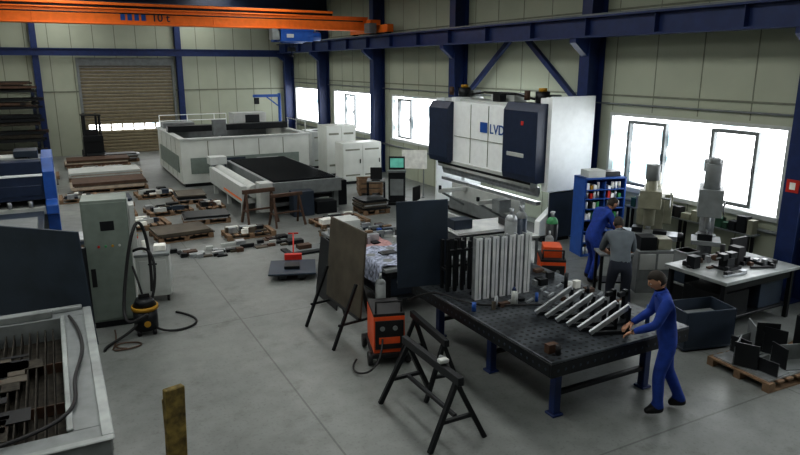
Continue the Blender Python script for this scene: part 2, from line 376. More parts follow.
m.tube([(W_-.05,.2,t0+.4),(W_-.05,2.3,t0+.4)],.02,M_lgrey,6)
for x in (.1,1.2,2.3,2.8): m.cyl((x,D_-.05,t0),(x,D_-.05,t0+.45),.02,M_white,6)
for z in (t0+.22,t0+.45): m.tube([(.1,D_-.05,z),(2.8,D_-.05,z)],.02,M_white,6)
m.done('gantry',parent=E)

E=empty('cutting_shuttle_table',(4.75,17.4,0))
m=MB();TLn=5.2
m.box(.4,0,.55,.52,TLn,.92,M_grey);m.box(2.4,0,.55,2.52,TLn,.92,M_grey);m.box(.52,0,.55,2.4,.1,.92,M_grey);m.box(.52,TLn-.1,.55,2.4,TLn,.92,M_grey)
for y in (.2,1.8,3.4,4.9):
    m.box(.4,y,0,.55,y+.15,.55,M_grey);m.box(2.35,y,0,2.5,y+.15,.55,M_grey);m.box(.55,y+.02,.2,2.35,y+.1,.3,M_grey)
m.box(.45,.5,.3,2.4,4.8,.4,M_dark)
y=.16
while y<TLn-.15: m.box(.52,y,.72,2.4,y+.03,.97,M_dark);y+=.14
m.done('slat_frame',parent=E,bevel=0)
m=MB();m.box(-.35,.3,.35,.3,4.4,.5,M_lgrey);m.box(-.35,.3,.5,-.2,4.4,.85,M_lgrey)
m.cyl((-.02,.1,.72),(-.02,4.5,.72),.19,M_lgrey,20);m.cyl((-.02,4.5,.72),(-.02,4.75,.72),.25,M_steel,20);m.cyl((-.02,4.75,.72),(-.02,4.8,.72),.12,M_dark,20);m.box(-.3,4.4,.9,.25,4.9,1.15,M_lgrey)
for y in (.5,2.2,4.0): m.box(-.3,y,0,-.18,y+.12,.35,M_lgrey);m.box(.1,y,0,.22,y+.12,.35,M_lgrey)
m.box(-.36,.3,.44,-.35,2.4,.5,M_orange);m.box(.0,-.35,.2,.35,.1,1.0,M_lgrey);m.box(.9,-.45,0,1.5,-.05,.7,M_bplate);m.box(1.6,-.4,0,2.2,-.05,.35,M_dark);m.box(2.55,.5,0,2.9,1.1,.75,M_dark);m.done('drive_side',parent=E)

def cabinet(name,loc,w,d,h,mt,rot=0,doors=2,extra=None):
    m=MB();m.box(0.02,0.02,0,w-.02,d-.02,.1,M_dark);m.box(0,0,.1,w,d,h,mt)
    for i in range(doors):
        a=i*w/doors
        m.box(a+.02,-.015,.14,a+w/doors-.02,0,h-.04,mt);m.box(a+w/doors-.1,-.035,h*.5,a+w/doors-.07,-.015,h*.5+.15,M_dark)
        m.box(a+.1,-.02,h*.82,a+w/doors-.1,-.014,h*.86,M_seam);m.box(a+.1,-.02,h*.2,a+w/doors-.1,-.014,h*.24,M_seam)
    if extra: extra(m)
    return m.done(name,loc,rot)
cabinet('electrical_cabinet',(8.85,21.0,0),1.5,.7,1.45,M_laser,0,2)
cabinet('electrical_cabinet',(9.0,22.9,0),1.2,.9,1.9,M_laser,0,2)
def chill(m):
    m.cyl((.5,.5,1.4),(.5,.5,1.5),.3,M_dark);
cabinet('laser_chiller',(9.2,25.0,0),1.1,1.2,1.5,M_lgrey,0,1,chill)
m=MB();m.box(8.95,28.6,0,9.25,28.9,.04,M_mblue);m.cyl((9.1,28.75,.04),(9.1,28.75,2.9),.07,M_mblue);m.bar((9.1,28.75,2.8),(7.9,28.7,2.8),.1,.12,M_mblue);m.bar((9.1,28.75,2.3),(8.5,28.72,2.76),.05,.05,M_mblue);m.box(7.95,28.64,2.45,8.15,28.78,2.72,M_dark);m.done('jib_crane')

m=MB()
for z in (.08,.24,.40):
    m.box(0,0,z,.8,.02,z+.13,M_wood);m.box(0,.58,z,.8,.6,z+.13,M_wood);m.box(0,.02,z,.02,.58,z+.13,M_wood);m.box(.78,.02,z,.8,.58,z+.13,M_wood)
for x in (0.02,.36,.7): m.box(x,.0,0,x+.08,.6,.08,M_wood);
for x in (.02,.72): m.box(x,-.02,.0,x+.06,0,.53,M_wood)
m.box(.03,.03,.08,.77,.57,.4,M_rust);m.done('wooden_crate',(8.5,18.9,0),-.3)

# ------------------------------------------------------------------ pallets
def pallet(m,w,d,z=0):
    for i in range(3):
        y=i*(d-.1)/2;m.box(0,y,z+.0,w,y+.1,z+.022,M_wood)
        for j in range(3):
            x=j*(w-.12)/2;m.box(x,y,z+.022,x+.12,y+.1,z+.1,M_wood)
    k=int(w/.16)
    for i in range(k):
        x=i*(w-.11)/(k-1);m.box(x,0,z+.1,x+.11,d,z+.125,M_wood)
def stacked(x,y,w,d,rot,kind,n=4):
    m=MB();pallet(m,w,d);z=.125
    for i in range(n):
        if kind=='sheet':
            t=random.uniform(.02,.05);o=random.uniform(-.08,.08)
            m.box(.03+o,.03,z,w-.03+o,d-.03,z+t,random.choice([M_rust,M_steel,M_dark,M_bplate,M_dark]));z+=t
        elif kind=='board':
            t=random.uniform(.04,.09);o=random.uniform(-.1,.1);m.box(.02+o,.02+random.uniform(0,.06),z,w-.02+o,d-.05,z+t,random.choice([M_ply,M_rust,M_lgrey,M_brown]));z+=t
        else:
            for j in range(6):
                a=random.uniform(.02,w*.65);b=random.uniform(.02,d*.65)
                m.box(a,b,z,a+random.uniform(.1,w*.3),b+random.uniform(.06,d*.3),z+random.uniform(.03,.14),random.choice([M_steel,M_paper,M_rust,M_dark,M_lgrey,M_brown,M_dark,M_bplate]))
    return m.done('loaded_pallet',(x,y,0),rot,bevel=0)
for a in [(1.25,17.2,1.2,.9,.1,'parts',4),(2.75,17.3,1.2,.9,-.1,'sheet',3),(1.9,15.7,1.3,1.0,.1,'sheet',3),(3.4,15.25,1.2,.7,.0,'parts',4),
          (2.1,18.7,1.2,.9,.1,'parts',4),(3.0,20.1,.9,1.1,-.05,'sheet',5),(.8,20.6,1.1,1.0,.0,'sheet',3),(2.1,21.5,1.2,.9,.05,'parts',4),(.7,18.9,1.1,.9,0,'parts',4),
          (3.5,18.8,.7,.8,0,'parts',3),
          (.35,23.4,2.3,1.4,.0,'board',3),(.3,25.4,2.4,1.4,0,'board',5),(.6,27.3,2.3,1.3,.03,'parts',6),(.3,29.2,2.4,1.3,0,'board',4),(-1.9,24.0,1.8,1.2,0,'sheet',6),(-1.8,27.0,1.8,1.2,0,'parts',6),(1.2,30.6,2.0,.8,0,'sheet',7),
          (5.8,15.2,1.4,.9,.05,'parts',5),(7.45,16.2,.8,.8,0,'sheet',8),(5.6,13.9,1.0,.8,.1,'sheet',2),(-.4,15.9,1.1,.9,0,'sheet',4),(-.1,21.9,1.1,1.0,0,'parts',4)]:
    stacked(*a)
m=MB()
for i in range(44):
    a=random.uniform(0,3.0);b=random.uniform(0,.9);w=random.uniform(.1,.4);d=random.uniform(.05,.22)
    m.box(a,b,0,a+w,b+d,random.uniform(.02,.10),random.choice([M_steel,M_dark,M_rust,M_lgrey,M_brown,M_dark]))
m.done('scrap_offcuts',(1.8,13.95,0),.03,bevel=0)

def trestle(name,loc,rot,L,h,spread,mt,t=.05,rails=True):
    m=MB();m.bar((-L/2,0,h-t*.7),(L/2,0,h-t*.7),t*1.3,t*1.8,mt)
    for sx in (-1,1):
        x=sx*(L/2-.1)
        for sy in (-1,1): m.bar((x,0,h-t*1.5),(x+sx*.06,sy*spread,0),t,t,mt)
        m.bar((x+sx*.03,-spread*.62,h*.38),(x+sx*.03,spread*.62,h*.38),t*.8,t*.8,mt)
    if rails:
        m.bar((-L/2+.1,0,h*.40),(L/2-.1,0,h*.40),t*.8,t*.8,mt)
    return m.done(name,loc,rot,bevel=.004)
trestle('sawhorse',(3.58,6.0,0),math.pi/2,1.3,.82,.36,M_dark,.055)
trestle('sawhorse',(4.05,6.85,0),math.pi/2-.1,1.1,.80,.26,M_dark,.05)
trestle('sawhorse',(4.65,16.85,0),.1,.9,.9,.26,M_brown,.06)
trestle('sawhorse',(5.2,16.2,0),.1,.9,.85,.25,M_brown,.05)
m=MB()
m.box(0,0,0,.12,.08,.05,M_lgrey);m.cyl((.05,.1,.0),(.09,.12,.05),.03,M_grey,8);m.done('work_gloves',(3.53,5.7,.845),0,bevel=.01)
m=MB()
T=Matrix.Translation((0,0,.42))@Matrix.Rotation(.09,4,'Y')
m.box(-.015,-.62,0,.015,.62,1.32,M_rust,T)
for y in (-.55,.5):
    m.bar((-.03,y,.95),(-.45,y-.05,0),.045,.045,M_dark);m.bar((.05,y,.95),(.30,y+.05,0),.045,.045,M_dark);m.bar((-.35,y-.03,.36),(.25,y+.03,.36),.035,.035,M_dark)
m.bar((0,-.6,.40),(0,.6,.40),.06,.05,M_dark)
m.done('steel_panel_on_stand',(3.72,8.95,0),.04)
m=MB()
T=Matrix.Rotation(.12,4,'Y')
m.box(0,0,0,.02,1.0,1.1,M_dark,T);m.bar((.12,.1,.9),(.45,.1,0),.04,.04,M_dark);m.bar((.12,.9,.9),(.45,.9,0),.04,.04,M_dark);m.done('steel_sheet_leaning',(3.95,9.8,0),0)

# ------------------------------------------------------------------ welding table
E=empty('welding_table',(4.62,5.1,0))
TH=.88;TW=2.25;TL=3.25
m=MB()
m.box(0,0,TH-.03,TW,TL,TH,M_holes)
for a in ((0,0,TW,.03),(0,TL-.03,TW,TL),(0,.03,.03,TL-.03),(TW-.03,.03,TW,TL-.03)): m.box(a[0],a[1],TH-.2,a[2],a[3],TH-.03,M_dark)
for y in (.8,1.6,2.4): m.box(.03,y,TH-.18,TW-.03,y+.03,TH-.03,M_dark)
for k in range(20): m.cyl((.1+k*.11,-.003,TH-.12),(.1+k*.11,.01,TH-.12),.022,M_bplate,8)
for k in range(29): m.cyl((-.003,.1+k*.11,TH-.12),(.01,.1+k*.11,TH-.12),.022,M_bplate,8)
m.done('table_top',parent=E)
m=MB()
for x in (.35,1.85):
    for y in (.3,1.6,2.95): m.box(x-.05,y-.05,.03,x+.05,y+.05,TH-.2,M_blue);m.box(x-.08,y-.08,0,x+.08,y+.08,.03,M_blue)
for y in (.3,1.6,2.95): m.box(.4,y-.03,.25,1.8,y+.03,.31,M_dark)
m.done('table_legs',parent=E)
m=MB();m.box(.55,.6,.31,1.6,2.7,.36,M_dark);m.box(.6,.8,.36,1.0,1.4,.55,M_rust);m.box(1.05,1.5,.36,1.55,2.2,.5,M_grey);m.done('lower_shelf',parent=E)
TZ=TH+.001
m=MB();m.box(0,0,0,.80,.02,1.30,M_bplate,Matrix.Rotation(-.06,4,'X'));m.box(.05,.02,0,.12,.25,.03,M_dark);m.box(.6,.02,0,.67,.25,.03,M_dark)
m.done('steel_plate',(4.25,8.1,TZ+.002),-.2)
m=MB()
for i in range(7):
    x=i*.135;m.box(x,0,0,x+.10,.012,.9-.015*(i%2),M_alu);m.box(x,.012,0,x+.012,.10,.9,M_steel);m.box(x+.088,.012,0,x+.1,.05,.88,M_steel);m.box(x+.045,-.006,.02,x+.055,0,.87,M_grey)
m.box(-.02,.10,.05,.95,.12,.1,M_dark);m.box(-.02,.10,.7,.95,.12,.75,M_dark)
m.done('sheet_metal_profiles',(4.98,7.15,TZ),-.08)
m=MB()
for i in range(5):
    x=i*.12;m.box(x,0,0,x+.05,.05,.8-.02*i,M_dark);m.box(x+.01,.2,0,x+.06,.25,.75,M_dark)
m.box(0,.0,.6,.55,.04,.64,M_dark);m.box(0,.2,.3,.55,.24,.34,M_dark);m.box(0.0,.04,.3,.03,.2,.34,M_dark);m.done('welded_frame',(4.8,7.62,TZ),-.1)
for i in range(6):
    m=MB()
    m.ext([(0,0),(.5,0),(.5,.05),(.06,.05)],'y',0,.05,M_dark)
    m.ext([(.5,0),(.5,.34),(.46,.34),(.46,.0)],'y',0,.05,M_dark)
    m.bar((.0,.025,.03),(.48,.025,.36),.04,.06,M_steel)
    m.done('gusset_bracket',(5.38+.03*i,6.3-.17*i,TZ),-.35,bevel=.003)
m=MB()
for (x,y) in ((6.25,5.62),(6.12,5.7)):
    m.box(x,y,0,x+.06,y+.06,.42,M_dark);m.box(x-.1,y,.34,x+.06,y+.05,.4,M_dark)
m.box(6.05,5.55,0,6.45,5.8,.03,M_dark);m.done('welding_clamps',(0,0,TZ))
m=MB()
for i in range(150):
    x=random.uniform(4.7,6.7);y=random.uniform(5.2,8.15)
    if 4.85<x<6.0 and y<6.5: continue
    if x<6.05 and y>6.85: continue
    if 5.9<x<6.5 and y<6.0: continue
    k=random.random()
    if k<.55: m.box(x,y,0,x+random.uniform(.04,.16),y+random.uniform(.03,.12),random.uniform(.02,.12),random.choice([M_dark,M_steel,M_grey,M_rust,M_brown,M_paper,M_dark]))
    elif k<.8: m.cyl((x,y,0),(x,y,random.uniform(.05,.25)),random.uniform(.015,.04),random.choice([M_dark,M_steel,M_black,M_lgrey,M_mblue]),10)
    else: m.bar((x,y,.02),(x+.16,y+.08,.02),.03,.03,M_steel)
m.done('hand_tools',(0,0,TZ),bevel=0)
m=MB();m.cyl((0,0,0),(0,0,.22),.035,M_lgrey);m.cyl((0,0,.22),(0,0,.27),.035,M_blue,r2=.012);m.done('spray_can',(5.35,6.75,TZ),bevel=0)
hose('welding_cable',[(4.3,7.9,.75),(4.5,7.6,1.0),(4.7,7.3,.92),(4.85,6.9,.9),(5.5,6.65,.9),(6.0,6.4,.9),(6.1,6.1,.9)],.014,M_black)

def drape(name,x0,x1,y0,y1,zt,mt,parent,drop=True):
    bm=bmesh.new();n=24
    vs=[[None]*n for _ in range(n)]
    for i in range(n):
        for j in range(n):
            x=x0+(x1-x0)*i/(n-1);y=y0+(y1-y0)*j/(n-1)
            z=zt+.02+.018*math.sin(11*x+3*y)+.012*math.sin(13*y-6*x)
            if drop and x<-.01:
                z=zt+.01-(-.01-x)*2.6;x=-.025-.012*math.sin(12*y)
            vs[i][j]=bm.verts.new((x,y,z))
    for i in range(n-1):
        for j in range(n-1): f=bm.faces.new((vs[i][j],vs[i+1][j],vs[i+1][j+1],vs[i][j+1]));f.smooth=True
    me=bpy.data.meshes.new(name);bm.to_mesh(me);bm.free();me.materials.append(mt)
    o=bpy.data.objects.new(name,me);bpy.context.collection.objects.link(o);o.parent=parent;return o
E=empty('parts_table',(4.55,9.1,0))
m=MB();m.box(0,0,.78,1.7,2.9,.84,M_grey)
for x in (.06,1.58):
    for y in (.06,1.3,2.75): m.box(x,y,0,x+.07,y+.07,.78,M_dark)
m.box(.06,.06,.25,1.64,2.8,.28,M_dark);m.box(.2,.2,.28,.8,1.0,.6,M_bplate);m.box(.3,1.4,.28,1.1,2.3,.5,M_rust);m.done('table_frame',parent=E)
drape('printed_cloth',-.14,.9,.1,1.3,.84,M_cloth,E);drape('pink_cloth',.1,.8,1.3,1.9,.845,M_pink,E,False)
m=MB()
for i in range(70):
    x=random.uniform(.05,1.45);y=random.uniform(1.5,2.75)
    if x>.85: y=random.uniform(.1,2.7)
    m.box(x,y,.84,x+random.uniform(.06,.25),y+random.uniform(.05,.18),.84+random.uniform(.02,.18),random.choice([M_paper,M_grey,M_dark,M_lgrey,M_steel,M_bplate,M_brown,M_wood,M_mblue]))
m.box(1.25,.2,.84,1.6,.6,1.15,M_dark);m.box(.2,2.3,.84,.6,2.8,1.15,M_lgrey);m.box(.5,.3,.87,.8,.55,.9,M_paper);m.box(.3,.7,.87,.6,.9,.89,M_dark);m.done('table_clutter',parent=E,bevel=0)

m=MB()
m.box(0,0,.7,2.0,1.2,.75,M_lgrey)
for x in (0.02,1.93):
    for y in (.02,1.13): m.box(x,y,0,x+.05,y+.05,.7,M_grey)
for i in range(6): m.box(.1+.02*i,.1,.75+.035*i,1.8-.03*i,1.0,.775+.035*i,random.choice([M_alu,M_dark,M_lgrey]))
m.box(1.3,.2,.96,1.7,.5,1.1,M_dark);m.box(.2,.3,.96,.6,.6,1.15,M_bplate);m.done('sheet_metal_trolley',(6.5,10.15,0),-.1)

def welder(name,loc,rot,mt,top=True):
    E=empty(name,loc,rot);m=MB()
    m.box(-.25,-.4,.12,.25,.4,.18,M_black)
    for x in (-.27,.27):
        for y in (-.32,.32): m.cyl((x-.03,y,.1),(x+.03,y,.1),.1,M_black,14)
    m.box(-.22,-.35,.18,.22,.3,.72,mt);m.box(-.2,-.37,.24,.2,-.35,.66,M_black);m.box(-.22,-.35,.72,.22,.28,.76,M_black)
    m.cyl((-.1,-.385,.55),(-.1,-.365,.55),.035,M_grey);m.cyl((.08,-.385,.55),(.08,-.365,.55),.035,M_grey)
    m.box(-.15,-.375,.32,.15,-.37,.42,M_orange2)
    if top: m.box(-.16,-.2,.76,.16,.2,.95,mt)
    m.tube([(-.18,-.3,.76),(-.18,-.3,.92),(.18,-.3,.92),(.18,-.3,.76)],.015,M_black)
    m.done('welder_body',parent=E)
    m=MB();m.cyl((0,.42,.18),(0,.42,.95),.08,M_grey,16);m.sph((0,.42,.95),(.08,.08,.07),M_grey);m.cyl((0,.42,1.0),(0,.42,1.1),.02,M_steel,8);m.done('gas_bottle',parent=E,bevel=0)
    hose('torch_hose',[(-.1,-.38,.4),(-.15,-.6,.15),(-.4,-.8,.03),(-.6,-.5,.03),(-.45,-.2,.04)],.014,M_black,E)
welder('welding_machine',(3.93,7.88,0),-.3,M_orange2,False)
welder('welding_machine',(7.75,8.75,0),-.6,M_orange2)
def gas(name,loc,mt,ct,h=1.5):
    m=MB();m.cyl((0,0,0),(0,0,h-.25),.115,mt,20);m.sph((0,0,h-.25),(.115,.115,.13),ct,20);m.cyl((0,0,h-.15),(0,0,h-.02),.035,M_steel,10)
    m.cyl((-.05,0,h-.04),(.05,0,h-.04),.02,M_steel,8);m.cyl((0,0,.35),(0,0,.38),.12,M_dark,20);m.done(name,loc,0,bevel=0)
gas('gas_cylinder',(7.35,9.45,0),M_grey,M_steel,1.55);gas('gas_cylinder',(7.66,9.55,0),M_bplate,M_grey,1.55);gas('gas_cylinder',(8.3,9.4,0),M_dark,M_green,1.4)

E=empty('tool_rack',(9.95,10.3,0),-.25)
m=MB()
m.box(0,0,.03,.04,.5,1.75,M_mblue);m.box(.96,0,.03,1.0,.5,1.75,M_mblue);m.box(.04,.46,.03,.96,.5,1.75,M_mblue);m.box(0,0,1.71,1.0,.5,1.75,M_mblue);m.box(0,0,0,1,.5,.05,M_mblue)
zs=[.3,.55,.8,1.05,1.27,1.47]
for z in zs: m.box(.04,.0,z,.96,.46,z+.025,M_mblue)
m.box(.49,.02,.05,.52,.46,1.66,M_mblue)
m.done('rack_frame',parent=E)
m=MB()
for z in [.05]+[q+.025 for q in zs]:
    x=.07
    while x<.88:
        if abs(x-.47)>.06:
            if random.random()<.6: m.cyl((x+.03,.07,z),(x+.03,.07,z+.15),.03,random.choice([M_paper,M_white,M_steel]),8)
            else: m.box(x,.03,z,x+.06,.3,z+random.uniform(.06,.17),random.choice([M_paper,M_dark,M_red,M_yellow,M_white,M_green]))
        x+=.085
m.box(.1,.05,1.75,.5,.4,1.9,M_lgrey);m.box(.55,.1,1.75,.9,.4,1.86,M_dark)
m.done('rack_contents',parent=E,bevel=0)

E=empty('milling_machine',(10.45,8.95,0),-.9)
m=MB();B=M_bag
m.box(-.35,-.5,0,.35,.45,.15,B);m.box(-.25,.0,.15,.25,.45,1.55,B)
m.ext([(-.45,1.45),(-.45,1.72),(.55,1.72),(.55,1.5),(.3,1.4)],'x',-.17,.17,B)
m.cyl((0,-.38,1.05),(0,-.38,1.95),.11,B,18);m.cyl((0,-.38,1.95),(0,-.38,2.25),.13,M_grey,18);m.cyl((0,-.38,.98),(0,-.38,1.05),.05,M_steel)
m.box(-.2,-.55,1.4,.2,-.25,1.75,B);m.box(-.12,-.4,.15,.12,0,.75,B);m.box(-.55,-.55,.8,.55,-.12,.9,M_steel);m.box(-.15,-.5,.7,.15,0,.8,B)
m.cyl((.2,-.4,1.6),(.36,-.4,1.6),.02,M_steel,8)
for a in range(3):
    t=a*2.094;m.cyl((.36,-.4,1.6),(.36,-.4+.18*math.cos(t),1.6+.18*math.sin(t)),.012,M_steel,6)
m.cyl((.55,-.33,.85),(.65,-.33,.85),.09,M_dark);m.box(.25,.05,1.0,.4,.4,1.6,B);m.cyl((0,.25,1.72),(0,.25,2.0),.14,B)
m.box(-.3,-.45,.9,-.1,-.2,1.0,M_dark);m.box(.1,-.5,.9,.35,-.3,.97,M_dark)
m.done('mill_body',parent=E,bevel=.015)
E=empty('column_drill',(10.6,7.75,0),-.9)
m=MB()
m.box(-.3,-.45,0,.3,.35,.14,M_grey);m.cyl((0,.12,.14),(0,.12,2.2),.13,M_steel,20);m.box(-.25,-.4,.9,.25,.1,.98,M_grey);m.cyl((0,.12,.8),(0,.12,1.0),.18,M_grey)
m.box(-.2,-.5,1.45,.2,.3,1.95,M_grey);m.cyl((0,-.3,1.95),(0,-.3,2.4),.14,M_grey,20);m.cyl((0,-.3,2.4),(0,-.3,2.5),.1,M_grey,20);m.cyl((0,.12,2.2),(0,.12,2.42),.16,M_grey,20)
m.cyl((0,-.3,1.2),(0,-.3,1.45),.05,M_steel,12);m.cyl((0,-.3,1.05),(0,-.3,1.2),.015,M_steel,8)
for a in range(3):
    t=a*2.094+.4;m.cyl((.22,-.25,1.6),(.26,-.25+.22*math.cos(t),1.6+.22*math.sin(t)),.012,M_dark,6)
m.box(-.15,-.35,.98,.1,-.1,1.1,M_dark)
m.done('drill_body',parent=E,bevel=.012)
m=MB()
for (x,y,w,d,h,mt) in ((0,0,.7,.5,.8,M_grey),(.05,.05,.3,.3,1.05,M_dark),(.4,.1,.25,.3,1.0,M_bag)):
    m.box(x,y,0 if h==.8 else .8,x+w,y+d,h,mt)
m.box(.03,-.01,.45,.33,0,.75,M_lgrey);m.box(.37,-.01,.45,.67,0,.75,M_lgrey);m.done('tool_cabinet',(9.2,8.05,0),-.45)
m=MB()
m.box(11.18,7.2,1.02,11.4,10.3,1.05,M_grey)
for y in (7.3,8.8,10.2): m.box(11.2,y,0,11.25,y+.05,1.02,M_dark)
for y in (7.3,8.8,10.2): m.box(11.35,y,0,11.39,y+.05,1.02,M_dark)
y=7.25
while y<10.1:
    w=random.uniform(.08,.25);m.box(11.2,y,1.05,11.36,y+w,1.05+random.uniform(.08,.36),random.choice([M_dark,M_grey,M_bag,M_black,M_dgreen,M_brown,M_dark,M_bplate]));y+=w+.03
m.done('window_shelf_with_supplies',bevel=0)
m=MB()
for i,(x,y,z,w,d,h,mt) in enumerate(((0,0,0,.45,.36,.4,M_dark),(.02,.02,.4,.40,.32,.3,M_bplate),(.05,.05,.7,.32,.27,.25,M_grey))):
    m.box(x,y,z,x+w,y+d,z+h,mt);m.box(x-.01,y-.01,z+h-.04,x+w+.01,y+d+.01,z+h,M_grey)
m.done('stacked_parts_bins',(9.4,7.18,0),.0)

E=empty('workbench',(8.75,5.95,0))
m=MB();m.box(0,0,.84,1.85,1.15,.9,M_rim)
for x in (.05,1.73):
    for y in (.05,1.03): m.box(x,y,0,x+.07,y+.07,.84,M_dark)
m.box(.05,.1,.2,1.8,1.05,.24,M_dark);m.box(1.1,.15,.24,1.7,1.0,.7,M_bplate);m.box(.12,.07,.7,1.73,.1,.84,M_dark);m.box(.2,.2,.24,.9,.9,.6,M_dark);m.done('bench_frame',parent=E)
m=MB()
m.box(.5,.35,.9,.85,.65,.94,M_dark);m.box(.58,.42,.94,.76,.58,1.08,M_dark);m.box(.5,.44,1.06,.62,.56,1.16,M_dark);m.box(.68,.44,1.06,.84,.56,1.16,M_dark);m.cyl((.4,.5,1.1),(.9,.5,1.1),.015,M_steel,8)
m.box(.15,.7,.9,.3,.85,1.1,M_dark);m.cyl((1.1,.9,.9),(1.1,.9,1.15),.04,M_black)
m.box(1.3,.3,.9,1.7,.55,.95,M_dark);m.bar((1.0,.3,.92),(1.35,.15,.92),.04,.03,M_black);m.bar((.2,.2,.92),(.6,.15,.92),.03,.03,M_steel);m.box(.95,.5,.9,1.1,.7,1.2,M_black)
m.box(1.2,.8,.9,1.6,.85,1.25,M_black);m.box(1.3,.75,.9,1.5,.9,.92,M_black)
for i in range(30):
    x=random.uniform(.1,1.6);y=random.uniform(.1,1.0);m.box(x,y,.9,x+random.uniform(.05,.15),y+.07,.9+random.uniform(.02,.12),random.choice([M_dark,M_black,M_dark,M_brown,M_steel]))
m.done('bench_vise_and_tools',parent=E,bevel=.003)
m=MB();m.box(0,0,.03,.85,.55,.06,M_bplate);m.box(0,0,.06,.02,.55,.62,M_bplate);m.box(.83,0,.06,.85,.55,.62,M_bplate);m.box(.02,0,.06,.83,.02,.62,M_bplate);m.box(.02,.53,.06,.83,.55,.62,M_bplate)
for x in (.05,.74): m.box(x,.05,0,x+.06,.5,.03,M_dark)
m.box(.05,.05,.06,.8,.5,.45,M_grey);m.done('steel_bin',(7.8,5.85,0),-.25)
m=MB();pallet(m,1.4,.95)
z=.125
m.box(.05,.05,z,1.3,.9,z+.02,M_steel)
for (x,y,a,w,h) in ((.15,.3,.5,.5,.35),(.5,.15,-.3,.45,.3),(.85,.4,.4,.4,.4),(.4,.6,.1,.5,.25),(.95,.1,-.5,.4,.3),(.9,.55,.9,.4,.45),(.2,.05,.1,.3,.2)):
    T=Matrix.Translation((x,y,z+.02))@Matrix.Rotation(a,4,'Z')
    m.box(0,0,0,w,.3,.015,M_grey,T);m.box(0,0,.015,.015,.3,h,M_dark,T);m.box(0,.285,.015,w,.3,h*.8,M_grey,T)
m.done('bent_sheet_parts_pallet',(7.75,4.5,0),-.05,bevel=0)
m=MB()
m.box(0,0,0,.6,.5,.04,M_wood);m.box(.05,.05,.04,.5,.45,.5,M_dark);m.box(.1,.1,.5,.4,.4,.55,M_grey);m.done('scrap_box',(9.5,4.8,0),.2)

m=MB();m.box(0,0,0,.012,.22,.22,M_red);m.box(-.004,.06,.05,0,.16,.17,M_paper);m.done('fire_extinguisher_sign',(10.985,6.39,2.0),bevel=0)

E=empty('pallet_jack',(3.55,11.75,0),-.35)
m=MB();m.box(0,0,.06,.16,1.0,.12,M_dark);m.box(.36,0,.06,.52,1.0,.12,M_dark);m.box(.08,1.0,.06,.44,1.12,.26,M_red);m.cyl((.22,1.2,.1),(.30,1.2,.1),.1,M_black)
m.cyl((.26,1.16,.2),(.26,1.65,.55),.018,M_red,8);m.tube([(.15,1.65,.55),(.37,1.65,.55)],.018,M_red)
for x in (.08,.44): m.cyl((x-.04,.12,.05),(x+.04,.12,.05),.05,M_black)
m.box(-.2,.0,.125,.72,.95,.16,M_bplate);m.box(.1,.3,.16,.4,.6,.22,M_dark)
m.done('jack_body',parent=E)
m=MB();m.box(0,0,0,1.1,.6,.04,M_dark);m.box(.1,.1,.04,.9,.5,.07,M_grey);m.box(.3,.2,.07,.6,.4,.16,M_brown);m.done('steel_sheet_stack',(4.3,13.3,0),.05,bevel=0)

# ------------------------------------------------------------------ left: shear
E=empty('guillotine_shear',(-4.2,17.0,0))
m=MB()
for x in (0,3.85):
    m.ext([(0,0),(0,.7),(-.45,.8),(-.45,1.0),(.1,1.05),(.1,1.7),(.35,2.0),(2.1,2.0),(2.3,1.6),(2.3,0)],'x',x,x+.25,M_mblue)
m.box(.25,.15,1.05,3.85,.55,1.95,M_navy);m.box(.25,.1,.7,3.85,1.4,.88,M_lgrey);m.box(.25,.3,0,3.85,.5,.7,M_grey);m.box(.25,1.5,.6,3.85,2.1,1.9,M_navy)
m.box(.25,.55,1.9,3.85,1.5,1.97,M_grey);m.box(.25,.13,1.6,3.85,.15,1.66,M_white);m.box(1.0,.6,1.97,3.6,1.2,2.02,M_lgrey)
m.box(3.3,.6,1.97,3.8,1.3,2.15,M_bplate);m.box(4.1,.5,.8,4.12,1.6,1.6,M_lgrey);m.box(.3,.13,1.15,3.8,.15,1.4,M_navy)
for k in range(8): m.cyl((.6+k*.42,.05,.9),(.6+k*.42,.05,1.05),.05,M_steel,10)
m.done('shear_body',parent=E,bevel=.015)
m=MB();m.box(.3,-3.4,.82,3.8,-.5,.9,M_bplate)
for x in (.35,1.5,2.6,3.65): m.box(x,-3.35,.68,x+.08,-.1,.82,M_grey);m.box(x,-3.35,0,x+.08,-3.27,.68,M_grey)
m.box(2.9,-3.2,.9,3.7,-1.6,1.0,M_grey);m.box(2.2,-2.6,.9,2.8,-1.2,1.2,M_lgrey);m.done('support_table',parent=E)
m=MB();T=Matrix.Rotation(.07,4,'X');m.box(0,0,0,1.75,.03,1.80,M_bplate,T);m.box(-.1,.35,0,.0,.45,1.4,M_dark);m.box(1.3,.3,0,1.4,.4,1.4,M_dark);m.box(-.1,.35,1.3,1.4,.4,1.38,M_dark)
m.done('blue_steel_screen_panel',(-1.06,11.38,0),-.75)
E=empty('control_cabinet',(0.22,10.88,0),-.1)
m=MB();m.box(.02,.02,0,.64,.55,.1,M_dark);m.box(0,0,.1,.66,.58,2.08,M_cgreen);m.box(.02,-.02,.14,.64,0,2.04,M_cgreen);m.box(.66,.03,.5,.675,.55,2.0,M_lgrey)
m.box(.68,.1,1.2,.76,.45,1.95,M_lgrey);m.box(.76,.15,1.6,.765,.4,1.85,M_dark);m.box(.25,-.025,1.6,.45,-.02,1.75,M_dark)
for k in range(4): m.cyl((.2+.1*k,-.035,1.35),(.2+.1*k,-.02,1.35),.02,(M_red,M_green,M_yellow,M_lgrey)[k],10)
for k in range(3): m.cyl((.765,.18+.08*k,1.4),(.78,.18+.08*k,1.4),.02,(M_red,M_green,M_yellow)[k],10)
m.box(.05,-.025,.7,.12,-.02,1.0,M_black);m.done('cabinet_body',parent=E)
